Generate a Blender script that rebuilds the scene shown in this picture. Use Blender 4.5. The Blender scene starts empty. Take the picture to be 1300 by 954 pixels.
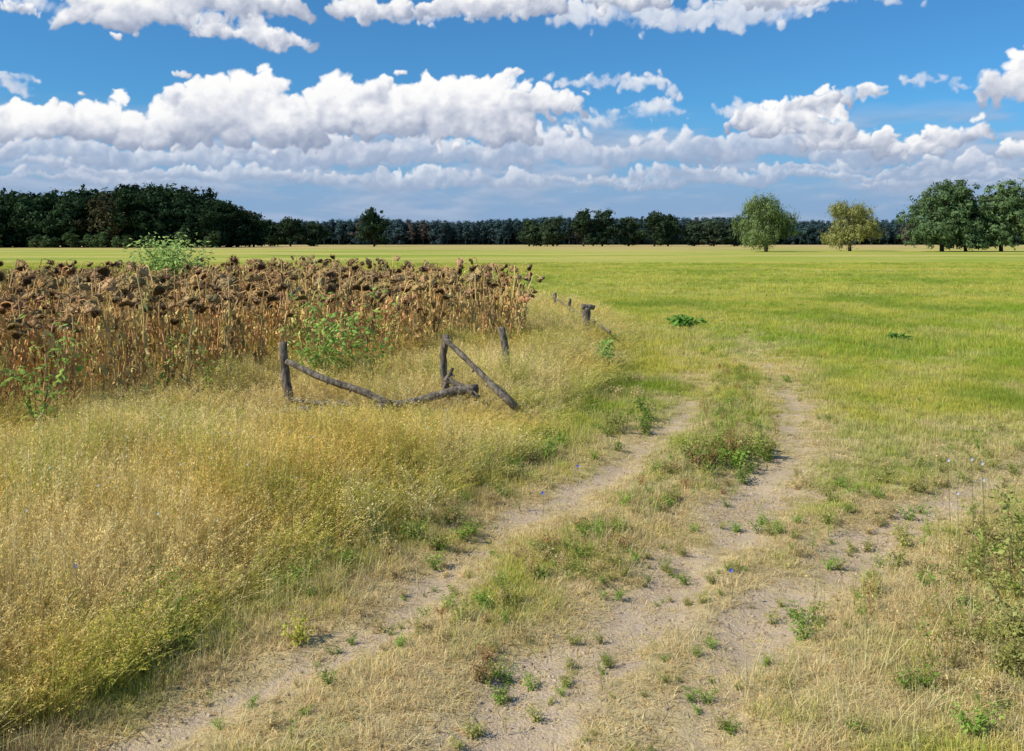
import bpy, math, random
import numpy as np
rng = np.random.default_rng(7)
random.seed(7)
scene = bpy.context.scene
root = scene.collection
R = math.radians

# ------------------------------------------------------------------ noise
def _hash(ix, iy, seed):
    n = (ix.astype(np.int64) * 374761393 + iy.astype(np.int64) * 668265263 + seed * 1442695041) & 0x7fffffff
    n = ((n ^ (n >> 13)) * 1274126177) & 0x7fffffff
    n = n ^ (n >> 16)
    return (n & 0xffff) / 65535.0
def vnoise(x, y, seed=0):
    x = np.asarray(x, float); y = np.asarray(y, float)
    ix = np.floor(x); iy = np.floor(y); fx = x - ix; fy = y - iy
    fx = fx * fx * (3 - 2 * fx); fy = fy * fy * (3 - 2 * fy)
    a = _hash(ix, iy, seed); b = _hash(ix + 1, iy, seed); c = _hash(ix, iy + 1, seed); d = _hash(ix + 1, iy + 1, seed)
    return (a * (1 - fx) + b * fx) * (1 - fy) + (c * (1 - fx) + d * fx) * fy
def fbm(x, y, s=1.0, o=4, seed=0):
    t = 0; a = .5; tot = 0; x = np.asarray(x, float); y = np.asarray(y, float)
    for i in range(o):
        t = t + a * vnoise(x * s + 17.3 * i, y * s - 9.1 * i, seed + i); tot += a; a *= .5; s *= 2.03
        x, y = x * .8 - y * .6, x * .6 + y * .8
    return t / tot
def sstep(x, a, b):
    t = np.clip((x - a) / (b - a), 0, 1); return t * t * (3 - 2 * t)

# ------------------------------------------------------------------ layout (metres, camera stands at x=0,y=0)
RUTS = [
    ([(-2.2,3.0),(-1.38,4.3),(-.95,4.8),(-.457,5.87),(.19,7.41),(1.01,8.98),(1.89,10.9),(2.62,13.2),(3.24,15.6),(3.97,19.1),(4.5,24.7),(4.8,31)], .24, .84),
    ([(-.4,3.0),(.197,4.55),(.70,5.37),(1.29,6.47),(2.18,8.12),(3.04,10.0),(3.72,11.9),(4.2,13.9),(4.5,16.1),(4.96,19.1),(5.77,24.7),(6,31)], .34, 1.0),
    ([(.2,3.0),(.99,4.55),(1.66,5.49),(2.58,6.63),(3.75,7.87),(5.05,8.98),(8,10.9),(14,14)], .30, .95),
    ([(.4,4.6),(1.2,6.4),(2.3,7.6),(3.9,9.0),(5.9,10.5),(9,12.6)], .24, .5),
]
def poly_dist(x, y, pts):
    best = np.full(np.shape(x), 1e9)
    for (x0, y0), (x1, y1) in zip(pts[:-1], pts[1:]):
        dx, dy = x1 - x0, y1 - y0
        t = np.clip(((x - x0) * dx + (y - y0) * dy) / (dx * dx + dy * dy), 0, 1)
        best = np.minimum(best, np.hypot(x - x0 - t * dx, y - y0 - t * dy))
    return best
def masks(x, y):
    x = np.asarray(x, float); y = np.asarray(y, float)
    wx = x + .42 * (fbm(x, y, 1.3, 4, 11) - .5); wy = y + .42 * (fbm(x, y, 1.3, 4, 23) - .5)
    rut = np.zeros_like(x); broad = np.zeros_like(x)
    for pts, w, k in RUTS:
        d = poly_dist(wx, wy, pts)
        rut = np.maximum(rut, k * np.exp(-(d / w) ** 2))
        broad = np.maximum(broad, k * np.exp(-(d / (w * 2.8)) ** 2))
    rut = rut * np.clip(.45 + 1.05 * fbm(x, y, .9, 4, 91), 0, 1.2)
    fade = np.interp(y, [0, 6, 8.5, 11, 14, 19, 26, 34], [1, .97, .86, .70, .52, .34, .14, 0])
    fb = np.interp(y, [0, 6, 8.5, 11, 14, 19, 26, 34], [1, 1, .88, .7, .52, .38, .2, 0])
    return np.clip(rut * fade, 0, 1), broad * fb
BX = np.array([-2.25,-2.12,-1.95,-1.55,-1.15,-.62,.18,.95,1.8,2.6,2.9,2.4,1.2,-3])
BY = np.array([0,3.93,4.55,5.49,6.47,7.63,9.3,11.9,15.6,20.7,25,28,30.6,34])
def edge_x(y):
    return np.interp(y, BY, BX)
def ground_h(x, y):
    x = np.asarray(x, float); y = np.asarray(y, float)
    r, b = masks(x, y)
    near = np.clip(1 - np.hypot(x, y) / 60, 0, 1)
    h = -.07 * r + .05 * (fbm(x, y, .5, 3, 5) - .5) * near + .03 * (fbm(x, y, 5, 3, 8) - .5) * near
    return h

# ------------------------------------------------------------------ material helpers
class NT:
    def __init__(s, nt): s.nt = nt
    def n(s, t, **kw):
        nd = s.nt.nodes.new(t)
        for k, v in kw.items(): setattr(nd, k, v)
        return nd
    def _set(s, sock, v):
        if v is None: return
        if isinstance(v, bpy.types.NodeSocket): s.nt.links.new(v, sock)
        else: sock.default_value = v
    def m(s, op, a, b=None, c=None, clamp=False):
        nd = s.n('ShaderNodeMath', operation=op, use_clamp=clamp)
        for i, v in enumerate((a, b, c)): s._set(nd.inputs[i], v)
        return nd.outputs[0]
    def v(s, op, a, b=None):
        nd = s.n('ShaderNodeVectorMath', operation=op)
        s._set(nd.inputs[0], a); s._set(nd.inputs[1], b)
        return nd.outputs['Value'] if op in ('DOT_PRODUCT', 'LENGTH') else nd.outputs[0]
    def mix(s, f, a, b, bt='MIX'):
        nd = s.n('ShaderNodeMix', data_type='RGBA', blend_type=bt)
        s._set(nd.inputs[0], f); s._set(nd.inputs[6], a); s._set(nd.inputs[7], b)
        return nd.outputs[2]
    def noise(s, vec, scale, detail=4, rough=.5, out=0):
        nd = s.n('ShaderNodeTexNoise'); s._set(nd.inputs['Vector'], vec)
        nd.inputs['Scale'].default_value = scale; nd.inputs['Detail'].default_value = detail; nd.inputs['Roughness'].default_value = rough
        return nd.outputs[out]
    def rng(s, x, a, b, c=0, d=1, smooth=True):
        nd = s.n('ShaderNodeMapRange', interpolation_type='SMOOTHSTEP' if smooth else 'LINEAR')
        for i, v in enumerate((x, a, b, c, d)): s._set(nd.inputs[i], v)
        return nd.outputs[0]
def rgb(r, g, b): return (r, g, b, 1)
def new_mat(name):
    m = bpy.data.materials.new(name); m.use_nodes = True
    t = NT(m.node_tree); m.node_tree.nodes.clear()
    out = t.n('ShaderNodeOutputMaterial')
    return m, t, out
def plant_mat(name, trans=.35, inst=True, rough=.7, jitter=.25):
    m, t, out = new_mat(name)
    bc = t.n('ShaderNodeAttribute', attribute_name='bc').outputs['Color']
    if inst:
        ic = t.n('ShaderNodeAttribute', attribute_name='col', attribute_type='INSTANCER').outputs['Color']
        col = t.mix(1.0, bc, ic, 'MULTIPLY')
    else: col = bc
    d = t.n('ShaderNodeBsdfDiffuse'); t._set(d.inputs['Color'], col)
    tr = t.n('ShaderNodeBsdfTranslucent'); t._set(tr.inputs['Color'], col)
    mx = t.n('ShaderNodeMixShader'); mx.inputs[0].default_value = trans
    t.nt.links.new(d.outputs[0], mx.inputs[1]); t.nt.links.new(tr.outputs[0], mx.inputs[2])
    t.nt.links.new(mx.outputs[0], out.inputs[0])
    return m

# ------------------------------------------------------------------ mesh builder
class MB:
    def __init__(s): s.v = []; s.f = []; s.c = []; s.nv = 0
    def add(s, verts, faces, col):
        verts = np.asarray(verts, float); k = len(verts)
        col = np.asarray(col, float)
        if col.ndim == 1: col = np.tile(col, (k, 1))
        s.v.append(verts); s.c.append(col)
        s.f.extend([tuple(int(i) + s.nv for i in f) for f in faces]); s.nv += k
    def quads(s, V, C):   # V (n,4,3), C (n,3)
        n = len(V); base = s.nv
        s.v.append(V.reshape(-1, 3)); s.c.append(np.repeat(C, 4, axis=0))
        idx = np.arange(n * 4).reshape(n, 4) + base
        s.f.extend(map(tuple, idx.tolist())); s.nv += n * 4
    def tube(s, pts, rad, col, sides=5, cap=True, lump=0.0):
        pts = np.asarray(pts, float); n = len(pts); rad = np.broadcast_to(rad, (n,))
        V = []; 
        t0 = pts[-1] - pts[0]; ref = np.array([0, 0, 1.]) if abs(t0[2]) < .8 * np.linalg.norm(t0) else np.array([1., 0, 0])
        for i in range(n):
            t = pts[min(i + 1, n - 1)] - pts[max(i - 1, 0)]; t = t / (np.linalg.norm(t) + 1e-9)
            a = np.cross(t, ref); a /= np.linalg.norm(a) + 1e-9; b = np.cross(t, a)
            for k in range(sides):
                an = 2 * math.pi * k / sides
                r = rad[i] * (1 + lump * (rng.random() - .5) * 2)
                V.append(pts[i] + r * (math.cos(an) * a + math.sin(an) * b))
        F = []
        for i in range(n - 1):
            for k in range(sides):
                F.append((i * sides + k, i * sides + (k + 1) % sides, (i + 1) * sides + (k + 1) % sides, (i + 1) * sides + k))
        if cap:
            F.append(tuple(range(sides))[::-1]); F.append(tuple((n - 1) * sides + k for k in range(sides)))
        s.add(V, F, col)
    def obj(s, name, mat, link=True, smooth=False, parent=None, coll=None):
        me = bpy.data.meshes.new(name)
        me.from_pydata(np.concatenate(s.v).tolist(), [], s.f)
        at = me.attributes.new('bc', 'FLOAT_COLOR', 'POINT')
        c = np.concatenate(s.c); c4 = np.ones((len(c), 4)); c4[:, :3] = c
        at.data.foreach_set('color', c4.ravel())
        if smooth: me.polygons.foreach_set('use_smooth', [True] * len(me.polygons))
        me.materials.append(mat); me.update()
        o = bpy.data.objects.new(name, me)
        if coll is not None: coll.objects.link(o)
        elif link: root.objects.link(o)
        if parent: o.parent = parent
        return o

def blade_tuft(n, h, spread, w, lean=.4, seg=3, panicle=0.0, hvar=.5, curl=.3, flat=False):
    """a tuft of curved grass blades"""
    mb = MB()
    for i in range(n):
        a = rng.random() * 2 * math.pi; r = spread * math.sqrt(rng.random())
        p = np.array([r * math.cos(a), r * math.sin(a), -.01])
        d = rng.random() * 2 * math.pi; dv = np.array([math.cos(d), math.sin(d), 0])
        L = h * (1 - hvar * rng.random()); ln = lean * rng.random() ** 1.3
        sv = np.array([-math.sin(d + rng.normal() * .6), math.cos(d + rng.normal() * .6), 0])
        V = []; C = []; F = []
        tint = np.array([1, 1, 1]) * (.75 + .5 * rng.random())
        tint = tint * np.array([1 + .08 * rng.normal(), 1, 1 + .1 * rng.normal()])
        for k in range(seg + 1):
            t = k / seg
            if flat: q = p + dv * L * t + np.array([0, 0, .012 + .02 * rng.random()])
            else: q = p + dv * (L * (ln * t + curl * t * t * ln * 1.6)) + np.array([0, 0, L * (t - .35 * ln * t * t)])
            ww = w * (1 - t) ** .6 if k < seg else w * .1
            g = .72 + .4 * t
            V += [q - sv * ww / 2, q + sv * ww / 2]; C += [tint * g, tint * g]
        for k in range(seg): F.append((2 * k, 2 * k + 1, 2 * k + 3, 2 * k + 2))
        mb.add(V, F, C)
        if panicle and rng.random() < panicle:
            m = 16; q0 = (V[-1] + V[-2]) / 2; dirv = (V[-1] - V[-3]); dirv = dirv / np.linalg.norm(dirv)
            T = rng.random(m) * L * .26
            c = q0 - dirv * T[:, None] + rng.normal(size=(m, 3)) * .013 * (T[:, None] / (L * .26) + .35)
            ax = rng.normal(size=(m, 3)) * .5 + dirv; ax /= np.linalg.norm(ax, axis=1)[:, None]
            sd = np.cross(ax, rng.normal(size=(m, 3))); sd /= np.linalg.norm(sd, axis=1)[:, None]
            l = .011; s2 = .0028
            Q = np.stack([c - ax * l - sd * s2 * .3, c - sd * s2, c + ax * l, c + sd * s2], 1)
            mb.quads(Q, np.tile(np.array([1.15, 1.10, 1.0]) * (.8 + .4 * rng.random()), (m, 1)))
    return mb

def scatter(name, pos, rotz, scl, col, idx, sources, tilt=None):
    me = bpy.data.meshes.new(name); n = len(pos)
    me.vertices.add(n); me.vertices.foreach_set('co', np.asarray(pos, float).ravel())
    rot = np.zeros((n, 3)); rot[:, 2] = rotz
    if tilt is not None: rot[:, :2] = tilt
    a = me.attributes.new('rot', 'FLOAT_VECTOR', 'POINT'); a.data.foreach_set('vector', rot.ravel())
    a = me.attributes.new('scl', 'FLOAT_VECTOR', 'POINT'); a.data.foreach_set('vector', np.asarray(scl, float).ravel())
    a = me.attributes.new('idx', 'INT', 'POINT'); a.data.foreach_set('value', np.asarray(idx, np.int32))
    c4 = np.ones((n, 4)); c4[:, :3] = col
    a = me.attributes.new('col', 'FLOAT_COLOR', 'POINT'); a.data.foreach_set('color', c4.ravel())
    me.update()
    o = bpy.data.objects.new(name, me); root.objects.link(o)
    ng = bpy.data.node_groups.new(name + '_nodes', 'GeometryNodeTree')
    ng.interface.new_socket('Geometry', in_out='INPUT', socket_type='NodeSocketGeometry')
    ng.interface.new_socket('Geometry', in_out='OUTPUT', socket_type='NodeSocketGeometry')
    gi = ng.nodes.new('NodeGroupInput'); go = ng.nodes.new('NodeGroupOutput')
    ip = ng.nodes.new('GeometryNodeInstanceOnPoints'); ci = ng.nodes.new('GeometryNodeCollectionInfo')
    ci.inputs['Collection'].default_value = sources; ci.inputs['Separate Children'].default_value = True; ci.inputs['Reset Children'].default_value = True
    def na(nm, dt):
        k = ng.nodes.new('GeometryNodeInputNamedAttribute'); k.data_type = dt; k.inputs['Name'].default_value = nm; return k.outputs['Attribute']
    e2r = ng.nodes.new('FunctionNodeEulerToRotation')
    L = ng.links.new
    L(gi.outputs[0], ip.inputs['Points']); L(ci.outputs[0], ip.inputs['Instance'])
    ip.inputs['Pick Instance'].default_value = True
    L(na('idx', 'INT'), ip.inputs['Instance Index']); L(na('rot', 'FLOAT_VECTOR'), e2r.inputs[0]); L(e2r.outputs[0], ip.inputs['Rotation'])
    L(na('scl', 'FLOAT_VECTOR'), ip.inputs['Scale']); L(ip.outputs[0], go.inputs[0])
    md = o.modifiers.new('scatter', 'NODES'); md.node_group = ng
    return o
def grid_mesh(name, co, nx, ny):
    me = bpy.data.meshes.new(name)
    me.vertices.add(nx * ny); me.vertices.foreach_set('co', co.ravel())
    ii = np.arange((nx - 1) * (ny - 1)); r_, c_ = ii // (nx - 1), ii % (nx - 1); a0 = r_ * nx + c_
    quad = np.stack([a0, a0 + 1, a0 + nx + 1, a0 + nx], 1)
    me.loops.add(quad.size); me.loops.foreach_set('vertex_index', quad.ravel().astype(np.int32))
    me.polygons.add(len(quad)); me.polygons.foreach_set('loop_start', (np.arange(len(quad)) * 4).astype(np.int32))
    me.polygons.foreach_set('use_smooth', np.ones(len(quad), bool))
    me.update(calc_edges=True)
    return me

# ------------------------------------------------------------------ GROUND
def axis(dense_a, dense_b, step, far, g=1.09, neg=True):
    mid = list(np.arange(dense_a, dense_b, step)); s = step; x = dense_b; hi = []
    while x < far: hi.append(x); s *= g; x += s
    hi.append(far)
    lo = []
    if neg:
        s = step; x = dense_a - step
        while x > -far: lo.append(x); s *= g; x -= s
        lo.append(-far)
    return np.array(lo[::-1] + mid + hi)
xs = axis(-5, 9, .07, 4000, 1.07); ys = axis(2.5, 14, .07, 5000, 1.06)
X, Y = np.meshgrid(xs, ys); nx, ny = len(xs), len(ys)
rm, bm = masks(X, Y); Z = ground_h(X, Y)
me = grid_mesh('meadow_ground', np.stack([X, Y, Z], -1), nx, ny)
tall = sstep(edge_x(Y) - X, -.15, .5) * (Y < 34)
for nm, arr in (('rut', rm), ('broad', bm), ('tall', tall)):
    a = me.attributes.new(nm, 'FLOAT', 'POINT'); a.data.foreach_set('value', arr.ravel().astype(np.float32))
m, t, out = new_mat('meadow_soil_and_turf')
P = t.n('ShaderNodeNewGeometry').outputs['Position']
at = lambda nm: t.n('ShaderNodeAttribute', attribute_name=nm).outputs['Fac']
Ps = t.v('MULTIPLY', P, (.35, 1.0, 1))
n_big = t.noise(Ps, .06, 5, .6); n_mid = t.noise(P, .8, 5, .6); n_fine = t.noise(P, 14, 5, .7); n_vf = t.noise(P, 70, 4, .7)
green = t.mix(t.rng(n_mid, .35, .65), rgb(.24, .30, .035), rgb(.42, .41, .08))
gfar = t.mix(t.rng(n_big, .40, .60), rgb(.32, .40, .04), rgb(.56, .50, .10))
sep = t.n('ShaderNodeSeparateXYZ'); t._set(sep.inputs[0], P)
far = t.rng(sep.outputs['Y'], 15, 70)
green = t.mix(far, green, gfar)
patch = t.noise(t.v('MULTIPLY', P, (.012, .04, 1)), 1.0, 6, .7)
green = t.mix(t.m('MULTIPLY', far, t.rng(patch, .49, .60)), green, rgb(.60, .51, .15))
green = t.mix(t.m('MULTIPLY', far, t.rng(patch, .44, .34)), green, rgb(.20, .31, .035))
n_far = t.noise(t.v('MULTIPLY', P, (.1, .35, 1)), 1.0, 6, .75)
green = t.mix(t.m('MULTIPLY', far, t.rng(n_far, .5, .68, 0, .5)), green, rgb(.17, .23, .04))
# dry hay-coloured strips before the forest
dry = t.m('MULTIPLY', t.rng(sep.outputs['Y'], 170, 360), t.rng(t.noise(t.v('MULTIPLY', P, (.004, .012, 1)), 1.0, 4, .6), .38, .52))
green = t.mix(dry, green, rgb(.58, .41, .18))
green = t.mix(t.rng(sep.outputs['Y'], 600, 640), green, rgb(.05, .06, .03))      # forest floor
green = t.mix(t.rng(n_fine, .35, .7), green, t.mix(.4, green, rgb(.14, .15, .04)))
straw = t.mix(t.rng(n_fine, .3, .7), rgb(.36, .27, .12), rgb(.68, .53, .27))
soil = t.mix(t.rng(n_mid, .4, .6), rgb(.42, .30, .20), rgb(.56, .42, .28))
soil = t.mix(t.rng(n_vf, .35, .7), soil, rgb(.64, .50, .34))
soil = t.mix(t.rng(n_fine, .45, .62, 0, .5), soil, straw)
k1 = t.rng(t.m('ADD', at('broad'), t.m('MULTIPLY', t.m('SUBTRACT', n_mid, .5), 1.4)), .15, .6)
col = t.mix(k1, green, straw)
k2 = t.rng(t.m('ADD', at('rut'), t.m('MULTIPLY', t.m('SUBTRACT', t.noise(P, 2.3, 5, .65), .5), 2.0)), .32, .80)
col = t.mix(k2, col, soil)
crack = t.n('ShaderNodeTexVoronoi', feature='DISTANCE_TO_EDGE'); t._set(crack.inputs['Vector'], t.v('ADD', P, t.v('MULTIPLY', t.noise(P, 5, 3, .6, out=1), (.3, .3, .3)))); crack.inputs['Scale'].default_value = 3
col = t.mix(t.m('MULTIPLY', t.m('MULTIPLY', k2, t.rng(n_mid, .48, .6)), t.rng(crack.outputs['Distance'], .025, .0)), col, rgb(.22, .15, .10))
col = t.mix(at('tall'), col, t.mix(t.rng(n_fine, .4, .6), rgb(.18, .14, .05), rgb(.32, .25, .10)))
b = t.n('ShaderNodeBsdfPrincipled'); t._set(b.inputs['Base Color'], col); b.inputs['Roughness'].default_value = .95; b.inputs['Specular IOR Level'].default_value = .1
bp = t.n('ShaderNodeBump'); bp.inputs['Strength'].default_value = .8; bp.inputs['Distance'].default_value = .03
t._set(bp.inputs['Height'], t.m('ADD', n_fine, t.m('MULTIPLY', n_vf, .5))); t._set(b.inputs['Normal'], bp.outputs[0])
t.nt.links.new(b.outputs[0], out.inputs[0])
me.materials.append(m)
g = bpy.data.objects.new('meadow_ground', me); root.objects.link(g)

# ------------------------------------------------------------------ GRASS
mat_grass = plant_mat('grass_blades', .35)
src = bpy.data.collections.new('short_grass_tufts')
NV = 8
for i in range(NV):
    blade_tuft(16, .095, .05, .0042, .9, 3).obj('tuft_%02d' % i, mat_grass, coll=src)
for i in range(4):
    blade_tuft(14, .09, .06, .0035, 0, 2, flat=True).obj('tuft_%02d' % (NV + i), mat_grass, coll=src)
def wedge(n, y0, y1):
    y = np.sqrt(rng.random(n) * (y1 ** 2 - y0 ** 2) + y0 ** 2)
    x = (rng.random(n) * 2 - 1) * (.64 * y + .8)
    return x, y
PX, PY, SC = [], [], []
for n, y0, y1, sc in ((38000, 3.3, 8, 1.0), (46000, 8, 17, 1.25), (40000, 17, 36, 2.0), (34000, 36, 95, 3.6)):
    x, y = wedge(n, y0, y1); PX.append(x); PY.append(y); SC.append(np.full(n, sc))
x = np.concatenate(PX); y = np.concatenate(PY); sc = np.concatenate(SC)
r, bmask = masks(x, y); nz = fbm(x, y, 1.6, 4, 31); nz2 = fbm(x, y, .35, 4, 41); nz3 = fbm(x, y, 5, 3, 47); nzf = fbm(x * .4, y, .12, 4, 53)
tl = sstep(edge_x(y) - x, -.1, .4) * (y < 33)
keep = rng.random(len(x)) < np.clip(1.15 - 1.4 * r - .3 * bmask * (nz < .5) + .6 * (nz - .5), .07, 1)
keep &= (tl < .6)
x, y, sc, r, bmask, nz, nz2, nz3, nzf = [a[keep] for a in (x, y, sc, r, bmask, nz, nz2, nz3, nzf)]
n = len(x)
lush = np.array([.36, .48, .05]); yel = np.array([.66, .60, .12]); strw = np.array([.84, .67, .36]); deep = np.array([.24, .36, .04])
w_y = sstep(.55 * nz2 + .45 * nzf + .25 * (rng.random(n) - .5), .34, .56)[:, None]
col = lush * (1 - w_y) + yel * w_y
w_d = sstep(fbm(x, y, .22, 4, 59), .55, .68)[:, None] * .7; col = col * (1 - w_d) + deep * w_d
dryw = np.clip(1.3 * bmask + 2.2 * (.5 - nz) + .8 * (rng.random(n) - .5) + .12 * (y < 8), 0, 1)[:, None]
dryw = dryw * np.interp(y, [0, 10, 20, 30], [1, .9, .65, .3])[:, None]
dr = sstep(x - .4 * y, -2, 1) * sstep(12.5 - y, 0, 4) * np.clip(.6 + 2.0 * (.5 - nz), 0, .9)
dryw = np.maximum(dryw, (dr * (rng.random(n) < .75))[:, None])
col = col * (1 - dryw) + strw * dryw
col *= (.8 + .4 * rng.random(n))[:, None]
edge_boost = 1 + .8 * np.exp(-((x - edge_x(y)) / .5) ** 2) * (y < 30)
hs = sc * (.45 + .8 * rng.random(n)) * (1 - .6 * np.clip(r + .5 * bmask, 0, 1)) * edge_boost * (.5 + 1.2 * nz3)
hs *= np.interp(y, [0, 8, 17, 36, 95], [.75, .85, 1, .65, .45])
idx = rng.integers(0, NV, n)
fl = (rng.random(n) < .6 * dryw[:, 0]) & (y < 14); idx[fl] = NV + rng.integers(0, 4, fl.sum())
pos = np.stack([x, y, ground_h(x, y)], 1)
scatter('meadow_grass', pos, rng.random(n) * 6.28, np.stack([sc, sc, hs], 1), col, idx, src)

# tall dry grass
src = bpy.data.collections.new('tall_grass_tufts')
for i in range(8):
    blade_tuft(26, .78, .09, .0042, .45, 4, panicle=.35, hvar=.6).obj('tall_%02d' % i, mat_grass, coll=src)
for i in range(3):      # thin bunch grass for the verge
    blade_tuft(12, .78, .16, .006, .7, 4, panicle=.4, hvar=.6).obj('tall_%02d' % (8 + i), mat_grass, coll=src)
FENCE_PTS = [(-3.1, 10.6), (-2.6, 10.9), (-1.4, 10.8), (-.4, 11.1), (.1, 11.2)]
n = 26000
y = np.sqrt(rng.random(n) * (33 ** 2 - 3.3 ** 2) + 3.3 ** 2) ; y = 3.3 + (y - 3.3) * rng.random(n) ** .35
x = edge_x(y) + .05 - rng.random(n) * (edge_x(y) + .66 * y + 1.5)
e = edge_x(y) - x + .5 * (fbm(x, y, 1.1, 3, 61) - .5)
keep = (e > 0) & (x > -.66 * y - 1.3)
x, y, e = x[keep], y[keep], e[keep]; n = len(x)
nz = fbm(x, y, .7, 4, 71); nz2 = fbm(x, y, 2.2, 3, 77)
hh = (.42 + .5 * sstep(e, 0, 1.2)) * (.6 + .8 * nz2) 
dF = poly_dist(x, y + .45, FENCE_PTS)
hh *= 1 - .62 * np.exp(-(dF / 1.0) ** 2)
hh *= 1 - .3 * sstep(-x, 3.5, 5) * sstep(y, 7, 8.5)
gold = np.array([.76, .59, .19]); pale = np.array([.84, .71, .36]); grn = np.array([.46, .48, .09])
w1 = sstep(nz + .3 * (rng.random(n) - .5), .35, .65)[:, None]
col = gold * (1 - w1) + pale * w1
w2 = (rng.random(n) < np.clip(.18 + .5 * sstep(.8 - e, 0, 1) + 1.3 * (nz2 - .5), 0, .9))[:, None] * .85
col = col * (1 - w2) + grn * w2
col *= (.68 + .58 * rng.random(n))[:, None]
ws = np.interp(y, [3, 10, 30], [1, 1.25, 2.2])
# verge bunches
vx = []; vy = []
for line, cnt, sd in (([(-.3, 4.8), (.7, 6.7), (1.6, 8.4), (2.5, 10.4), (3.2, 12.8)], 240, .2), ([(1.8, 4.2), (3, 5.4), (4.6, 7.2), (7, 9)], 420, .6), ([(-1.7, 5.0), (-.9, 6.7), (.0, 8.6), (1.0, 11)], 220, .2), ([(1.9, 7), (3.6, 8.6), (6, 10)], 110, .35)):
    line = np.array(line, float)
    for _ in range(cnt):
        q = rng.random() * (len(line) - 1); i = min(int(q), len(line) - 2); p = line[i] * (1 - q + i) + line[i + 1] * (q - i) + rng.normal(size=2) * sd
        if fbm(np.array([p[0]]), np.array([p[1]]), 1.4, 3, 83)[0] > .45: vx.append(p[0]); vy.append(p[1])
vx = np.array(vx); vy = np.array(vy); mm = len(vx)
vc = pale * np.ones((mm, 3)) * (.75 + .35 * rng.random(mm))[:, None] * np.array([1, .97, .95]); gk = rng.random(mm) < .3; vc[gk] = grn * 1.05
X_ = np.concatenate([x, vx]); Y_ = np.concatenate([y, vy]); H_ = np.concatenate([hh, .16 + .26 * rng.random(mm)]); W_ = np.concatenate([ws, np.full(mm, .55)])
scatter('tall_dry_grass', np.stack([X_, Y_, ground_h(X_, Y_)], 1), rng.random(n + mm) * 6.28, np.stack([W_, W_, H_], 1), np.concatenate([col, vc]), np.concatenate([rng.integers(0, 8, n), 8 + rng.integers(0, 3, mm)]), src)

# ------------------------------------------------------------------ SUNFLOWER FIELD
mat_sun = plant_mat('dried_sunflower', .15)
def sunflower():
    mb = MB(); H = 1.38 + .34 * rng.random()
    st = np.array([.68, .45, .19]); d = rng.random() * 6.28; dv = np.array([math.cos(d), math.sin(d), 0])
    pts = [np.array([0, 0, -.05])]
    for k in range(1, 8):
        tt = k / 7; pts.append(np.array([0, 0, H * tt]) + dv * .14 * tt ** 3 + rng.normal(size=3) * .01)
    pts.append(pts[-1] + dv * .06 + np.array([0, 0, .02])); pts.append(pts[-1] + dv * .06 + np.array([0, 0, -.03])); pts.append(pts[-1] + dv * .02 + np.array([0, 0, -.03 - .06 * rng.random()]))
    mb.tube(pts, np.linspace(.012, .007, len(pts)), st * (.7 + .6 * rng.random()), 5)
    c = pts[-1]; ax = dv * (.3 + .7 * rng.random()) + np.array([0, 0, -.8]) + rng.normal(size=3) * .3; ax /= np.linalg.norm(ax)
    a = np.cross(ax, [0, 0, 1.]); a /= np.linalg.norm(a); b = np.cross(ax, a)
    Rh = .045 + .045 * rng.random(); ns = 12; bend = .012 + .03 * rng.random(); ph = rng.random() * 6
    prof = [(0.02, -.03), (.55, -.028), (.95, -.005), (1.0, .015), (.8, .03), (.35, .024), (.02, .018)]
    cols = [(.48,.32,.15), (.44,.29,.13), (.37,.24,.11), (.20,.125,.065), (.11,.07,.04), (.09,.055,.035), (.11,.07,.04)]
    V = []; C = []; F = []
    for (rr, zz), cc in zip(prof, cols):
        for k in range(ns):
            an = 2 * math.pi * k / ns; rj = rr * Rh * (1 + .25 * (rng.random() - .5))
            V.append(c + a * rj * math.cos(an) + b * rj * math.sin(an) + ax * (zz + .012 * (rng.random() - .5) - bend * math.cos(2 * an + ph) * rr)); C.append(np.array(cc) * (.7 + .7 * rng.random()))
    for i in range(len(prof) - 1):
        for k in range(ns): F.append((i * ns + k, i * ns + (k + 1) % ns, (i + 1) * ns + (k + 1) % ns, (i + 1) * ns + k))
    mb.add(V, F, C)
    for k in range(26):   # dried bracts
        an = rng.random() * 6.28; o = a * math.cos(an) + b * math.sin(an); s_ = np.cross(o, ax)
        p = c + o * Rh * .9; tip = p + o * (.02 + .04 * rng.random()) + ax * (rng.random() - .6) * .07
        mb.add([p - s_ * .012, p + s_ * .012, tip], [(0, 1, 2)], np.array([.52, .35, .17]) * (.4 + .9 * rng.random()))
    for k in range(int(17 + rng.integers(0, 8))):   # withered hanging leaves
        z = H * (.05 + .90 * rng.random()); an = rng.random() * 6.28; o = np.array([math.cos(an), math.sin(an), 0]); s_ = np.array([-o[1], o[0], 0])
        L = .06 + .13 * rng.random(); w = .007 + .015 * rng.random(); p = np.array([0, 0, z])
        V = []; cc = np.array([.68, .45, .19]) * (.35 + .9 * rng.random())
        if rng.random() < .2: cc = np.array([.72, .62, .22])
        for j, (oo, dz, wf) in enumerate(((.1, .0, .15), (.5, .05, .5), (.7, -.35, 1), (.6, -.8, .8), (.55, -1.2, .1))):
            q = p + o * L * oo + np.array([0, 0, L * dz]) + rng.normal(size=3) * .012; tw = s_ * w * wf + o * w * wf * rng.normal() * .8
            V += [q - tw, q + tw]
        mb.add(V, [(2*j, 2*j+1, 2*j+3, 2*j+2) for j in range(4)], cc)
    return mb
src = bpy.data.collections.new('sunflower_plants')
for i in range(18): sunflower().obj('sunflower_%02d' % i, mat_sun, coll=src)
FA = np.array([-9.5, 5.5]); FB = np.array([.45, 17.0])     # front edge of the crop
pts = []
dirf = (FB - FA) / np.linalg.norm(FB - FA); nrm = np.array([-dirf[1], dirf[0]])
row = 0.0
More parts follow.
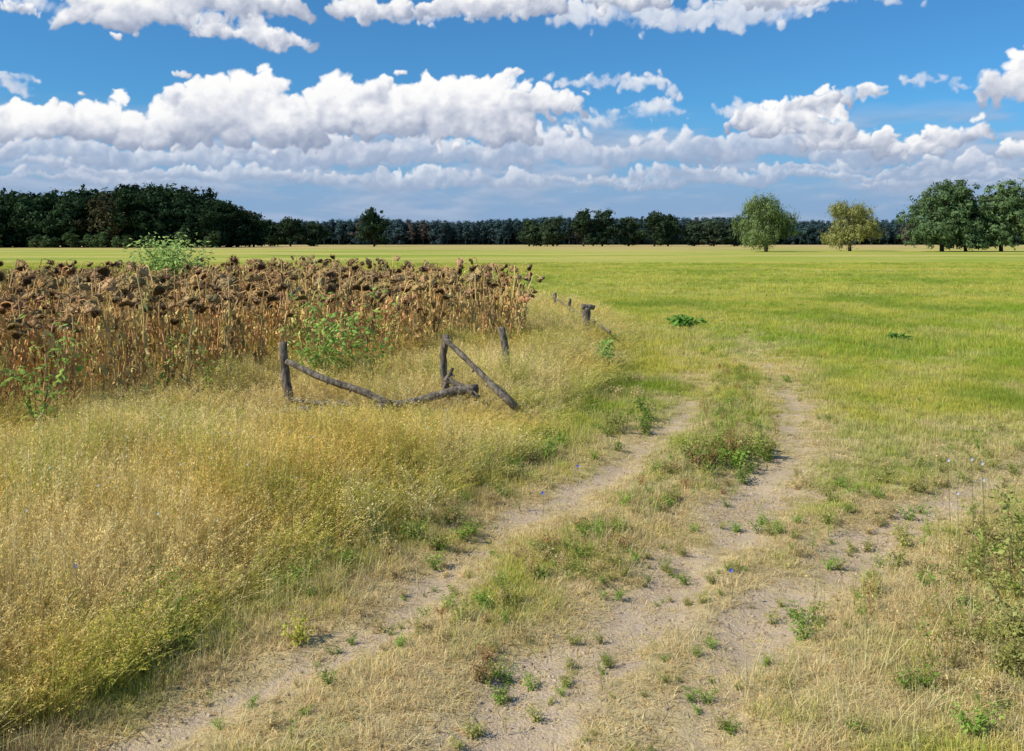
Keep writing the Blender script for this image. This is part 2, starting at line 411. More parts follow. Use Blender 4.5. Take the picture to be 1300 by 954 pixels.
while row < 14:
    s = -2.0
    Lr = np.linalg.norm(FB - FA) + .62 * row - .012 * row ** 2
    while s < Lr:
        p = FA + dirf * (s + .10 * rng.normal()) + nrm * (row + .14 * rng.normal())
        if rng.random() < .9: pts.append(p)
        s += .14 + .2 * rng.random()
    row += .32 if row < 3 else .6
pts = np.array(pts)
keep = np.abs(pts[:, 0]) < .68 * pts[:, 1] + 2; pts = pts[keep]
n = len(pts); hs = .82 + .24 * rng.random(n) + .16 * (fbm(pts[:, 0], pts[:, 1], .8, 3, 5) - .5)
hs *= np.where(rng.random(n) < .04, 1.08, 1) * np.interp(pts[:, 0], [-12, -4, 0], [.98, 1.0, 1.05])
col = (.7 + .6 * rng.random(n))[:, None] * np.array([1, 1, 1]) * (1 + rng.normal(size=(n, 3)) * .06)
ss = .8 + .4 * rng.random(n)
scatter('sunflower_field', np.stack([pts[:, 0], pts[:, 1], ground_h(pts[:, 0], pts[:, 1])], 1), rng.random(n) * 6.28, np.stack([ss, ss, hs], 1), col, rng.integers(0, 18, n), src, tilt=rng.normal(size=(n, 2)) * .08)

# ------------------------------------------------------------------ LEAFY PLANTS
mat_leaf = plant_mat('plant_leaves', .4, inst=False)
mat_leaf_i = plant_mat('weed_leaves', .35, inst=True)
def leafy(mb, base, h, spread, nst, nleaf, ls, col, stem=(.2, .2, .08), asp=.6, low=.15, cvar=.35, sr=1.0):
    base = np.asarray(base, float)
    for s in range(nst):
        d = rng.random() * 6.28; dv = np.array([math.cos(d), math.sin(d), 0]); hh = h * (.6 + .4 * rng.random()) if s else h
        P_ = [base + np.array([0, 0, hh * q]) + dv * spread * q ** 1.4 * (.3 + .7 * rng.random()) * .8 + rng.normal(size=3) * .01 * h for q in np.linspace(0, 1, 6)]
        P_[0] = base - np.array([0, 0, .03])
        mb.tube(P_, np.linspace(.006, .002, 6) * (.35 + h * .6) * sr, np.array(stem), 4)
        P_ = np.array(P_)
        for k in range(nleaf):
            q = low + (1 - low) * rng.random(); f = q * 5; i = min(int(f), 4); p = P_[i] * (1 - f + i) + P_[i + 1] * (f - i)
            a = rng.random() * 6.28; o = np.array([math.cos(a), math.sin(a), .5 * rng.normal() + .1]); o /= np.linalg.norm(o)
            sd = np.cross(o, [0, 0, 1.]); sd /= np.linalg.norm(sd); sd = sd + np.array([0, 0, .5 * rng.normal()])
            L = ls * (.6 + .8 * rng.random()); st = spread * .25 * rng.random(); p = p + o * st
            up = np.array([0, 0, .12 * L])
            V = [p, p + o * L * .4 - sd * L * asp * .5 - up, p + o * L * .5 + up * 0, p + o * L * .4 + sd * L * asp * .5 - up, p + o * L - up * 2]
            mb.add(V, [(0, 1, 2), (0, 2, 3), (1, 4, 2), (2, 4, 3)], np.array(col) * (1 + cvar * (rng.random() - .5) * 2))
    return mb
def gz(x, y): return float(ground_h(np.array([x]), np.array([y]))[0])
def plant(name, x, y, **k):
    mb = MB(); leafy(mb, (x, y, gz(x, y)), **k); return mb.obj(name, mat_leaf)
G1 = (.36, .52, .12)
plant('wild_sapling', -2.55, 12.3, h=1.55, spread=1.0, nst=12, nleaf=44, ls=.09, col=G1, stem=(.35, .3, .15))
plant('wild_sapling', -2.0, 12.5, h=1.35, spread=.65, nst=7, nleaf=40, ls=.085, col=G1, stem=(.35, .3, .15))
plant('wild_sapling', -5.0, 9.6, h=1.4, spread=.6, nst=7, nleaf=30, ls=.08, col=(.32, .46, .10), stem=(.3, .25, .12))
plant('wild_sapling', -3.75, 11.3, h=.95, spread=.35, nst=4, nleaf=24, ls=.065, col=(.38, .48, .10))
plant('wild_sapling', 1.5, 15.2, h=.75, spread=.4, nst=5, nleaf=26, ls=.09, col=(.32, .50, .12))
plant('wild_sapling', -4.3, 11.2, h=1.1, spread=.4, nst=4, nleaf=22, ls=.07, col=(.36, .44, .10))
plant('willow_bush', -9.0, 24, h=2.4, spread=1.35, nst=44, nleaf=110, ls=.13, col=(.46, .60, .19), asp=.38, low=.3)
plant('sagebrush_plant', -1.05, 6.55, h=.58, spread=.45, nst=20, nleaf=46, ls=.015, col=(.86, .76, .38), stem=(.65, .55, .25))
plant('sagebrush_plant', -.7, 7.0, h=.52, spread=.38, nst=14, nleaf=40, ls=.015, col=(.84, .74, .38), stem=(.65, .55, .25))
for (x, y, h) in ((4.55, 23.6, .28), (19.0, 31, .3), (17.9, 30.6, .3), (8.5, 20.0, .12)):
    plant('dock_plant', x, y, h=h, spread=h * 2.2, nst=14, nleaf=18, ls=.17, col=(.17, .34, .06), asp=.5, low=.1)
plant('thistle_plant', 3.12, 5.7, h=.85, spread=.25, nst=6, nleaf=30, ls=.04, col=(.38, .40, .12), stem=(.45, .35, .16), sr=.7)
plant('thistle_plant', 2.75, 5.0, h=.4, spread=.3, nst=9, nleaf=30, ls=.035, col=(.42, .42, .14), stem=(.45, .35, .16), sr=.7)
plant('thistle_plant', 3.4, 6.5, h=.5, spread=.3, nst=6, nleaf=26, ls=.035, col=(.42, .38, .12), stem=(.45, .35, .16), sr=.7)

src = bpy.data.collections.new('weed_plants')
for i in range(6):
    mb = MB(); leafy(mb, (0, 0, 0), h=.16, spread=.18, nst=11, nleaf=16, ls=.022, col=(1, 1, 1), stem=(.9, .9, .7), low=.05, sr=.8); mb.obj('weed_%02d' % i, mat_leaf_i, coll=src)
for i in range(3):
    mb = MB(); leafy(mb, (0, 0, 0), h=.36, spread=.14, nst=5, nleaf=12, ls=.018, col=(1, 1, 1), stem=(1.1, .9, .6), low=.2, sr=.5); mb.obj('weed_%02d' % (6 + i), mat_leaf_i, coll=src)
WX = []; WY = []; WC = []; WI = []; WS = []
def weeds(n, line, sd, cols, smin, smax, tallp=.15):
    line = np.array(line, float)
    for _ in range(n):
        q = rng.random() * (len(line) - 1); i = min(int(q), len(line) - 2); p = line[i] * (1 - q + i) + line[i + 1] * (q - i) + rng.normal(size=2) * sd
        cl = fbm(np.array([p[0]]), np.array([p[1]]), 1.7, 3, 63)[0]
        if cl < .38 + .12 * rng.random(): continue
        WX.append(p[0]); WY.append(p[1]); c = np.array(cols[rng.integers(0, len(cols))]); WC.append(c * (.75 + .5 * rng.random()))
        WI.append(6 + rng.integers(0, 3) if rng.random() < tallp else rng.integers(0, 6)); WS.append(smin + (smax - smin) * rng.random())
gr = (.26, .38, .07); ol = (.38, .38, .11); rd = (.40, .24, .11); st = (.58, .46, .22)
weeds(420, [(-.3, 5.2), (.7, 6.7), (1.6, 8.4), (2.5, 10.4), (3.2, 12.8), (3.9, 16)], .2, [gr, ol, ol, gr, st, rd], .25, .85, .3)
weeds(90, [(2.0, 8.8), (2.7, 10.5)], .2, [gr, ol, rd, ol, (.17, .25, .05)], .8, 1.5, .4)
weeds(150, [(-1.5, 5.4), (-.6, 7.3), (.2, 9.0), (1.0, 11.5), (1.9, 15)], .22, [gr, ol, gr, st], .4, 1.1)
weeds(80, [(.4, 9.5), (1.2, 11.6)], .3, [(.17, .25, .05), gr, ol], .7, 1.4)
weeds(220, [(2.3, 4.6), (3.2, 5.8), (4.4, 7)], .45, [gr, ol, ol, st, st], .4, 1.1, .4)
weeds(240, [(1.6, 6.5), (3.2, 8.2), (6, 10)], .4, [gr, ol, ol, st], .2, .8)
weeds(6, [(-.2, 4.75), (.0, 4.65)], .1, [rd, gr], .5, .7, 0)
weeds(160, [(.4, 4.2), (1.2, 5.6), (2, 7)], .45, [gr, ol, ol], .15, .55)
weeds(130, [(-1.2, 4.2), (-.2, 5.6), (.6, 7)], .35, [gr, ol, st], .15, .55)
weeds(350, [(5, 10), (8, 18), (12, 30)], 2.5, [gr, ol, gr], .3, .7)
weeds(80, [(-2.2, 4.6), (-2.0, 5.2)], .3, [gr, ol, (.5, .5, .08)], .5, 1.2, .5)
WX, WY = np.array(WX), np.array(WY); n = len(WX); WS = np.array(WS)
scatter('roadside_weeds', np.stack([WX, WY, ground_h(WX, WY)], 1), rng.random(n) * 6.28, np.stack([WS] * 3, 1), np.array(WC), WI, src)

mb = MB()
def bloom(x, y, h, r, c):
    z0 = gz(x, y); mb.tube([(x, y, z0), (x + .01, y, z0 + h * .5), (x, y + .01, z0 + h)], [.0022, .002, .0015], (.3, .35, .12), 3)
    for k in range(9):
        a = k * 6.28 / 9; o = np.array([math.cos(a), -.5 + .2 * math.sin(a), math.sin(a)]); s_ = np.array([-math.sin(a), 0, math.cos(a)])
        p = np.array([x, y + .01, z0 + h]); mb.add([p, p + o * r * .8 - s_ * r * .3, p + o * r, p + o * r * .8 + s_ * r * .3], [(0, 1, 2, 3)], c)
for (x, y, h) in ((.25, 7.4, .2), (1.35, 5.6, .2), (-2.5, 5.2, .35), (.6, 8.3, .2)): bloom(x, y, h, .014, (.2, .25, .8))
for k in range(50):
    y = 5 + 5 * rng.random(); x = edge_x(y) - .2 - 3 * rng.random(); bloom(x, y, .45 + .25 * rng.random(), .009, (.8, .78, .62))
for k in range(5): bloom(3.05 + .15 * rng.normal(), 5.75 + .2 * rng.normal(), .55 + .25 * rng.random(), .013, (.8, .74, .72))
mb.obj('wildflowers', mat_leaf)

# loose clods and pebbles on the bare earth
m, t, out = new_mat('earth_clods'); b = t.n('ShaderNodeBsdfDiffuse'); P = t.n('ShaderNodeNewGeometry').outputs['Position']
t._set(b.inputs[0], t.mix(t.rng(t.noise(P, 6, 3), .35, .65), rgb(.34, .25, .16), rgb(.55, .43, .29))); t.nt.links.new(b.outputs[0], out.inputs[0])
src = bpy.data.collections.new('clods')
for i in range(5):
    mb = MB(); V = []; F = []
    for a_ in range(5):
        for k in range(7):
            th = math.pi * (a_ / 4); ph = 2 * math.pi * k / 7; rr = .012 * (.7 + .6 * rng.random())
            V.append((rr * math.sin(th) * math.cos(ph), rr * math.sin(th) * math.sin(ph), rr * .7 * math.cos(th)))
    for a_ in range(4):
        for k in range(7): F.append((a_ * 7 + k, a_ * 7 + (k + 1) % 7, (a_ + 1) * 7 + (k + 1) % 7, (a_ + 1) * 7 + k))
    mb.add(V, F, (1, 1, 1)); mb.obj('clod_%d' % i, m, coll=src)
x, y = wedge(26000, 3.5, 10); r, _ = masks(x, y); k = rng.random(len(x)) < r * .9; k &= edge_x(y) < x; x, y = x[k], y[k]; n = len(x)
ss = .2 + 1.1 * rng.random(n) ** 3
scatter('earth_clods', np.stack([x, y, ground_h(x, y)], 1), rng.random(n) * 6.28, np.stack([ss] * 3, 1), np.ones((n, 3)), rng.integers(0, 5, n), src)

# ------------------------------------------------------------------ FENCE
m, t, out = new_mat('weathered_wood')
tc = t.n('ShaderNodeTexCoord').outputs['Object']
nn = t.noise(t.v('MULTIPLY', tc, (1, 1, .35)), 26, 6, .7); n2 = t.noise(tc, 6, 4, .6)
c = t.mix(t.rng(nn, .35, .65), rgb(.055, .043, .032), rgb(.32, .26, .19)); c = t.mix(t.rng(n2, .45, .65), c, t.mix(.5, c, rgb(.12, .085, .055)))
b = t.n('ShaderNodeBsdfPrincipled'); t._set(b.inputs['Base Color'], c); b.inputs['Roughness'].default_value = .9
bp = t.n('ShaderNodeBump'); bp.inputs['Strength'].default_value = 1; bp.inputs['Distance'].default_value = .015; t._set(bp.inputs['Height'], nn); t._set(b.inputs['Normal'], bp.outputs[0])
t.nt.links.new(b.outputs[0], out.inputs[0]); mat_wood = m
fence = bpy.data.objects.new('broken_wooden_fence', None); root.objects.link(fence)
def log(name, a, b_, r0, r1, wob=.02, parent=fence):
    a = np.array(a, float); b_ = np.array(b_, float); k = 14; L = np.linalg.norm(b_ - a); ph = rng.random(3) * 6
    P_ = []; rr = []
    for i in range(k):
        q = i / (k - 1); w = wob * np.array([math.sin(q * 5 + ph[0]), math.sin(q * 4 + ph[1]), math.sin(q * 6 + ph[2]) * .5]) * math.sin(math.pi * q)
        P_.append(a + (b_ - a) * q + w + rng.normal(size=3) * .003); rr.append((r0 * (1 - q) + r1 * q) * (1 + .12 * rng.normal() * (rng.random() < .5)))
    mb = MB(); mb.tube(P_, np.array(rr), (1, 1, 1), 9, lump=.1)
    for j in range(2):     # knot stubs
        q = .2 + .6 * rng.random(); p = a + (b_ - a) * q; d = rng.normal(size=3); d -= d.dot(b_ - a) / L ** 2 * (b_ - a); d /= np.linalg.norm(d)
        mb.tube([p, p + d * (r0 + .02), p + d * (r0 + .035)], [.02, .014, .008], (1, 1, 1), 6)
    return mb.obj(name, mat_wood, smooth=True, parent=parent)
log('post_left', (-2.70, 11.2, -.15), (-2.82, 11.2, .96), .062, .05)
log('rail_sloping', (-2.76, 11.12, .74), (-1.46, 10.88, .25), .036, .048, .03)
log('rail_fallen', (-1.62, 10.86, .22), (-.42, 11.3, .38), .05, .055, .04)
log('post_middle', (-.84, 11.42, -.15), (-.83, 11.4, 1.03), .048, .044, .04)
log('post_middle_fork', (-.83, 11.37, .42), (-.74, 11.34, .62), .03, .022, .01)
log('brace_diagonal', (-.86, 11.33, 1.0), (.04, 11.0, .2), .034, .044, .02)
log('strut_short', (-.83, 11.36, .50), (-.40, 11.2, .28), .04, .03, .01)
log('post_right', (.0, 13.0, -.15), (-.15, 13.0, .98), .06, .05)
log('rail_low', (-2.66, 11.1, .26), (-1.85, 11.0, .22), .035, .03, .02)
log('log_on_ground', (-3.12, 10.4, .18), (-2.35, 10.6, .24), .04, .05, .02)
f2 = bpy.data.objects.new('old_fence_posts', None); root.objects.link(f2)
log('post_near', (1.52, 19, -.15), (1.54, 18.9, .84), .10, .09, parent=f2)
log('cap_rail', (1.44, 18.85, .86), (1.72, 19.0, .82), .06, .05, parent=f2)
log('post_far', (1.38, 22, -.15), (1.40, 22, .82), .05, .04, parent=f2)
log('post_farther', (1.14, 24.4, -.15), (1.16, 24.4, .84), .055, .05, parent=f2)
log('rail_thin', (1.14, 24.4, .7), (1.9, 17.6, .45), .022, .02, parent=f2)

# ------------------------------------------------------------------ TREES
mat_tree = plant_mat('tree_foliage', .25, inst=False)
mat_tree_i = plant_mat('forest_foliage', .2, inst=True)
mat_bark_c = (.10, .08, .06)
def tree(h, lobes, nclump, per, ls, col, cs=1.0, trunk=None, droop=0.0, asp=.8, bark=mat_bark_c, cvar=.35):
    """tapered trunk + limbs + clumped leaf faces. lobes: (x,y,z,rx,ry,rz)"""
    mb = MB(); tr = trunk or h * .03
    top = max(l[2] for l in lobes)
    P_ = [np.array([0, 0, -.3])] + [np.array([.15 * rng.normal(), .15 * rng.normal(), top * q]) for q in (.25, .5, .75, 1)]
    mb.tube(P_, np.linspace(tr, tr * .25, 5), np.array(bark), 7)
    for l in lobes:
        c = np.array(l[:3]); s0 = P_[1 + int(rng.integers(0, 2))]
        mb.tube([s0, (s0 + c) / 2 + rng.normal(size=3) * .3 - np.array([0, 0, .2]), c], [tr * .55, tr * .35, tr * .12], np.array(bark), 5)
    vol = np.array([l[3] * l[4] * l[5] for l in lobes]) ** .67; vol /= vol.sum()
    for _ in range(nclump):
        l = lobes[rng.choice(len(lobes), p=vol)]
        d = rng.normal(size=3); d /= np.linalg.norm(d); rr = rng.random() ** .33
        rr = .55 + .5 * rng.random() if rng.random() < .8 else rr * .6
        c = np.array(l[:3]) + d * rr * np.array(l[3:6])
        if c[2] < h * .07: continue
        cr = cs * (.5 + .8 * rng.random()); m_ = int(per * (.5 + rng.random()))
        off = rng.normal(size=(m_, 3)) * cr * .5 * np.array([1, 1, .7 + droop]); pos = c + off
        nr = off + rng.normal(size=(m_, 3)) * cr * .35 + d * cr * .5 + np.array([0, 0, .2 * cr]); nr /= np.linalg.norm(nr, axis=1)[:, None]
        a = np.cross(nr, rng.normal(size=(m_, 3)) * (1 - min(droop, .9)) + np.array([.01, 0, 1.0]) * droop); a /= np.linalg.norm(a, axis=1)[:, None] + 1e-9
        b_ = np.cross(nr, a); s_ = ls * (.5 + rng.random(m_))[:, None]
        Q = np.stack([pos - b_ * s_, pos + a * s_ * asp * .5, pos + b_ * s_, pos - a * s_ * asp * .5], 1)
        cc = np.array(col) * (1 + cvar * (rng.random() - .5) * 2); C = cc * (.8 + .4 * rng.random(m_))[:, None]
        mb.quads(Q, C)
    return mb
def lobes_round(h, w, n, lo=.15):
    out = []
    for i in range(n):
        zf = lo + (1 - lo) * (i + .5) / n; z = h * (zf * .82 + .05)
        rad = w * .5 * math.sin(math.pi * min(.92, .25 + .62 * zf)) ** .6; a = rng.random() * 6.28; rr = rad * .6
        out.append((rr * math.cos(a), rr * math.sin(a), z, rad * .62, rad * .62, h * .16))
    out.append((0, 0, h * .52, w * .38, w * .38, h * .34)); out.append((0, 0, h * .80, w * .28, w * .28, h * .17))
    return out
def place(name, mb, x, y, mat=mat_tree):
    o = mb.obj(name, mat); o.location = (x, y, 0); return o
WIL = (.19, .25, .09)
place('willow_tree', tree(12.5, lobes_round(12.5, 12.8, 16, .15), 480, 46, .28, WIL, .95, .42, droop=.7, asp=.5), 54.4, 195)
place('willow_tree', tree(11.8, lobes_round(11.8, 12.4, 16, .15), 380, 44, .28, (.31, .31, .10), .95, .4, droop=.6, asp=.5), 78, 210)
DK = (.08, .13, .055)
place('poplar_tree', tree(16.3, lobes_round(16.3, 17, 20, .06), 600, 42, .34, (.12, .18, .075), 1.1, .5), 94.5, 200)
place('poplar_tree', tree(13, lobes_round(13, 10, 12, .06), 280, 40, .34, DK, 1.0, .4), 101.8, 204)
place('poplar_tree', tree(15.6, lobes_round(15.6, 12, 16, .06), 440, 42, .34, (.14, .21, .085), 1.05, .45), 107, 199)
place('willow_tree', tree(15.5, lobes_round(15.5, 14, 16, .06), 460, 42, .3, (.23, .29, .11), 1.0, .5, droop=.6, asp=.5), 114.5, 197)
place('willow_tree', tree(14.5, lobes_round(14.5, 14, 16, .06), 400, 42, .3, (.17, .23, .09), 1.0, .5, droop=.5, asp=.5), 128, 204)
FD = (.040, .066, .032)
for x, y, w, h, c in ((-60.6, 400, 13, 17.6, FD), (8, 425, 12, 12.5, (.055, .085, .04)), (19, 420, 14, 14, (.06, .09, .045)), (33, 420, 12, 17.4, FD), (42, 424, 15, 18.2, (.045, .075, .036)), (55, 430, 12, 14, (.055, .085, .045)),
                      (66, 422, 13, 17, FD), (73, 426, 12, 15.4, (.05, .08, .04)), (86, 430, 13, 12.5, (.06, .09, .05)), (95, 428, 15, 13.2, (.07, .10, .055)), (105, 430, 13, 11.5, (.06, .09, .05)),
                      (-113, 425, 15, 12.4, FD), (-103, 423, 17, 14, FD), (-93, 427, 14, 11.5, FD)):
    place('oak_tree', tree(h, lobes_round(h, w, 10, .03), 190, 28, .6, c, 1.3, .5), x, y)

# forests as instanced masses
src = bpy.data.collections.new('forest_trees')
for i in range(5):   # broadleaved 0-4
    tree(18, lobes_round(18, 12 + 4 * rng.random(), 10, .03), 150, 24, .65, (1, 1, 1), 1.5, .4, bark=(1.2, 1, .8), cvar=.5).obj('ftree_%02d' % i, mat_tree_i, coll=src)
for i in range(4):   # pines 5-8 : long bare stem with narrow crown
    lob = [(.5 * rng.normal(), .5 * rng.normal(), 18 * q, 2.3 * s_, 2.3 * s_, 1.7) for q, s_ in ((.30, .9), (.45, 1.1), (.58, 1.2), (.7, 1.1), (.8, .9), (.9, .6))]
    tree(18, lob, 90, 22, .5, (1, 1, 1), 1.0, .25, bark=(1.2, 1.0, .8), cvar=.3).obj('ftree_%02d' % (5 + i), mat_tree_i, coll=src)
P_, S_, C_, I_ = [], [], [], []
for row in range(5):
    x = -620.
    while x < 760:
        P_.append((x + rng.normal(), 622 + row * 7 + 2 * rng.normal(), 0)); s_ = (.86 + .16 * rng.random() + .05 * math.sin(x * .05) + .06 * math.sin(x * .017) + row * .01)
        S_.append((s_ * 1.15, s_ * 1.15, s_)); k = rng.random(); c = np.array([.064, .106, .108]) * (.8 + .4 * k)  # foliage green shifted to blue: distance haze mixed into the colour
        if rng.random() < .06: c = np.array([.13, .11, .09])
        C_.append(c); I_.append(5 + int(rng.integers(0, 4)) if rng.random() < .85 else int(rng.integers(0, 5)))
        x += 3.6 + 1.5 * rng.random()
for row in range(3):      # undergrowth closing the gaps under the pines
    x = -620.
    while x < 760:
        s_ = .38 + .2 * rng.random()
        P_.append((x, 640 + row * 9, 0)); S_.append((s_ * 1.5, s_ * 1.5, s_)); C_.append(np.array([.052, .085, .08]) * (.8 + .4 * rng.random())); I_.append(int(rng.integers(0, 5))); x += 5 + 2 * rng.random()  # same bluish haze tint in the undergrowth colour
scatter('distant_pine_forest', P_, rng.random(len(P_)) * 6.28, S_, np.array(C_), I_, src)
P_, S_, C_, I_ = [], [], [], []
for row in range(7):
    x = -330.
    while x < -110 + row * 1.5:
        endf = min(1, (-98 - x) / 32 + .25); s_ = (.94 + .30 * rng.random() + .09 * math.sin(x * .075) + .05 * math.sin(x * .21)) * (.5 + .5 * endf) * (.86 + .03 * row)
        P_.append((x + rng.normal(), 330 + row * 7 + 2 * rng.normal() + max(0, (x + 130)) * .3, 0)); S_.append((s_ * 1.15, s_ * 1.15, s_ * 1.08))
        c = np.array([.034, .060, .027]) * (.6 + .8 * rng.random())
        if rng.random() < .07: c = np.array([.065, .06, .03])
        C_.append(c); I_.append(int(rng.integers(0, 5))); x += 5 + 3.5 * rng.random()
for _ in range(26):
    s_ = .18 + .16 * rng.random(); P_.append((-235 + 130 * rng.random(), 318 + 4 * rng.random(), 0)); S_.append((s_ * 1.3, s_ * 1.3, s_)); C_.append(np.array([.10, .15, .06]) * (.7 + .6 * rng.random())); I_.append(int(rng.integers(0, 5)))
scatter('oak_forest', P_, rng.random(len(P_)) * 6.28, S_, np.array(C_), I_, src)

# ------------------------------------------------------------------ SKY
SUN_AZ, SUN_EL = R(-112), R(42)   # azimuth measured from +Y towards +X
w = bpy.data.worlds.new('World'); scene.world = w; w.use_nodes = True
w.node_tree.nodes.clear(); t = NT(w.node_tree)
out = t.n('ShaderNodeOutputWorld'); bg = t.n('ShaderNodeBackground'); bg.inputs['Strength'].default_value = .11
sky = t.n('ShaderNodeTexSky', sky_type='NISHITA', sun_disc=False, sun_elevation=SUN_EL, sun_rotation=SUN_AZ)
sky.air_density = 1.0; sky.dust_density = .3; sky.ozone_density = 3.0
t._set(bg.inputs[0], t.mix(1.0, sky.outputs[0], rgb(.33, .78, 1.10), 'MULTIPLY')); t.nt.links.new(bg.outputs[0], out.inputs[0])

# cloud deck: a far dome shell; cumulus built from many puffs, sunlit and shaded sides computed into their emission colours
K = 1155.0
du = np.concatenate([np.arange(-1.35, -.56, .006), np.arange(-.56, .56, .0011), np.arange(.56, 1.35, .006)])
dvv = np.concatenate([np.arange(-.004, .30, .0011), np.arange(.30, .52, .005)])
U, V_ = np.meshgrid(du, dvv); nu, nvv = len(du), len(dvv)
Uw, Vw = U * K, V_ * K
wu = 34 * (fbm(Uw, Vw, 1 / 60., 3, 101) - .5) + 16 * (fbm(Uw, Vw, 1 / 18., 3, 111) - .5) + 6 * (fbm(Uw, Vw, 1 / 6., 3, 121) - .5)
wv = 24 * (fbm(Uw, Vw, 1 / 60., 3, 131) - .5) + 14 * (fbm(Uw, Vw, 1 / 18., 3, 141) - .5) + 5 * (fbm(Uw, Vw, 1 / 6., 3, 151) - .5)
Ux = Uw + wu; Vx = Vw + wv
fine = fbm(Uw, Vw * 1.2, 1 / 11., 5, 201) - .5; med = fbm(Uw, Vw * 1.3, 1 / 40., 4, 211) - .5
class Layer:
    def __init__(s):
        s.w = np.full(U.shape, 1e-9); s.N = np.zeros(U.shape + (2,)); s.T = np.zeros(U.shape); s.F = np.full(U.shape, -3.0)
    def puff(s, u, v, r, tt, dz):
        i0, i1 = np.searchsorted(du * K, [u - r * 1.3 - 26, u + r * 1.3 + 26]); j0, j1 = np.searchsorted(dvv * K, [v - r * 1.3 - 22, v + r * 1.3 + 22])
        if i0 >= i1 or j0 >= j1: return
        S = np.s_[j0:j1, i0:i1]
        a = (Ux[S] - u) / r; b = (Vx[S] - v) / r; f = 1 - a * a - b * b; z = np.sqrt(np.clip(f, 0, 1))
        ww = np.exp(np.clip((z * r * .5 + dz) * .20, 0, 20)) * sstep(f, -.4, .25)
        s.w[S] += ww; s.N[S][..., 0] += ww * a; s.N[S][..., 1] += ww * b; s.T[S] += ww * tt
        s.F[S] = np.maximum(s.F[S], f * min(1, .5 + r / 30))
    def mass(s, cx, cy, rx, ry, dens=1.0, fringe=.12):
        cx = math.atan(cx / K) * K; cz = math.cos(cx / K); cy = cy * cz; rx = rx * cz * cz; ry = ry * cz
        base = cy - ry * .75; n = int(dens * (9 + rx * ry / 60))
        for k in range(max(3, int(rx / ry * 3))):       # solid core
            a = -0.8 + 1.6 * (k + .5) / max(3, int(rx / ry * 3)); s.puff(cx + a * rx, base + ry * .62 * (1.1 - .4 * abs(a)), ry * .62 * (1.15 - .45 * abs(a)), .42, -6)
        for _ in range(n):
            a = rng.random() * 2 - 1; hmax = ry * 1.6 * math.sqrt(max(0, 1 - a * a)) * (.75 + .45 * rng.random())
            q = rng.random() ** .75; r = (.16 + .30 * rng.random()) * ry * (1.1 - .5 * abs(a)) * (1.15 - .4 * q) + 3
            v = base + r * .55 + q * max(hmax - r * .9, 0)
            s.puff(cx + a * rx, v, r, min(1.1, (v + .4 * r - base) / (1.5 * ry)), (1 - q) * 6 * rng.random())
        for _ in range(int(n * fringe)):
            a = rng.normal() * .6; s.puff(cx + a * rx * 1.05, cy + rng.normal() * ry * .5, 3 + 5 * rng.random(), .6, 4)
    def shade(s, e0, e1, en):
        nx_ = s.N[..., 0] / s.w; ny_ = s.N[..., 1] / s.w; T_ = np.clip(s.T / s.w, 0, 1.1)
        nz_ = np.sqrt(np.clip(1 - nx_ ** 2 - ny_ ** 2, .05, 1))
        L_ = np.clip(-.42 * nx_ + .66 * ny_ + .50 * nz_, -.4, 1)
        S_ = .02 + .50 * L_ + .64 * T_ ** 1.15 + .34 * fine + .45 * med
        A_ = sstep(s.F + en * (.6 * (fbm(Uw, Vw, 1 / 16., 6, 221) - .5) + .6 * (fbm(Uw, Vw, 1 / 50., 3, 231) - .5)), e0, e1)
        return np.clip(S_, 0, 1), A_
def ramp(S_, stops):
    xs_ = [q[0] for q in stops]; return np.stack([np.interp(S_, xs_, [q[1][k] for q in stops]) for k in range(3)], -1)
CL = [(-590,152,105,34),(-510,150,65,34),(-640,150,60,30),(-440,150,40,24),(-360,165,85,48),(-320,182,55,36),(-410,150,75,38),(-400,182,42,28),(-210,168,76,44),(-170,190,38,24),(-255,160,52,36),
      (-70,168,98,42),(-10,178,62,36),(50,178,52,26),(-90,152,95,38),(-30,146,70,34),(-140,155,50,36),(-290,150,50,36),
      (370,150,60,26),(340,160,62,22),(390,180,36,20),(420,130,60,22),
      (540,132,55,20),(590,142,28,22),(500,118,50,13),(640,198,60,34),(690,235,50,40),(458,182,17,11),(655,122,36,24),
      (-470,286,100,32),(-410,306,90,42),(-330,264,70,22),(-300,297,44,26),(-510,302,55,22),(-170,294,52,22),(-50,296,76,24),(10,300,58,22),
      (150,306,52,20),(330,306,52,18),(-630,295,38,11),
      (760,190,80,40),(-760,200,80,50),(-840,330,90,40),(820,320,90,30),(-950,180,120,50),(950,170,140,50),(1150,300,150,40),(-1150,260,140,60)]
CLW = [(290,166,36,12),(110,158,50,15),(180,166,38,15),(110,204,50,9),(170,198,26,9),(590,200,34,11),(130,286,95,20),(220,278,70,16),(300,290,100,20),(400,304,80,18),(-640,200,20,12),(520,205,26,8),(-600,300,60,18),(430,180,40,12),(-110,286,40,14)]
CL2 = [(-580,116,120,20),(-420,110,120,20),(-250,114,120,22),(-90,112,110,22),(60,120,90,24),(190,118,80,24),(300,122,90,24),(430,112,70,22),(-330,84,200,12),(0,82,200,12),(300,82,180,12),(560,98,80,14),(-550,80,120,10),(560,76,120,10)]
LB = Layer(); LA = Layer(); LW = Layer()
for c_ in CL2: LB.mass(*c_, dens=.8, fringe=.05)
for k in range(20):
    u_ = -1300 + 2600 * rng.random(); LB.mass(u_, 64 + 40 * rng.random(), 40 + 60 * rng.random(), 7 + 6 * rng.random(), .6, 0)
for c_ in CL: LA.mass(*c_)
for c_ in CLW: LW.mass(*c_, dens=.8, fringe=.8)
for k in range(40):   # other fair-weather clouds to the sides
    u_ = rng.choice([-1, 1]) * (900 + 600 * rng.random()); LA.mass(u_, 90 + 350 * rng.random() ** 1.5, 50 + 60 * rng.random(), 18 + 22 * rng.random(), .6)
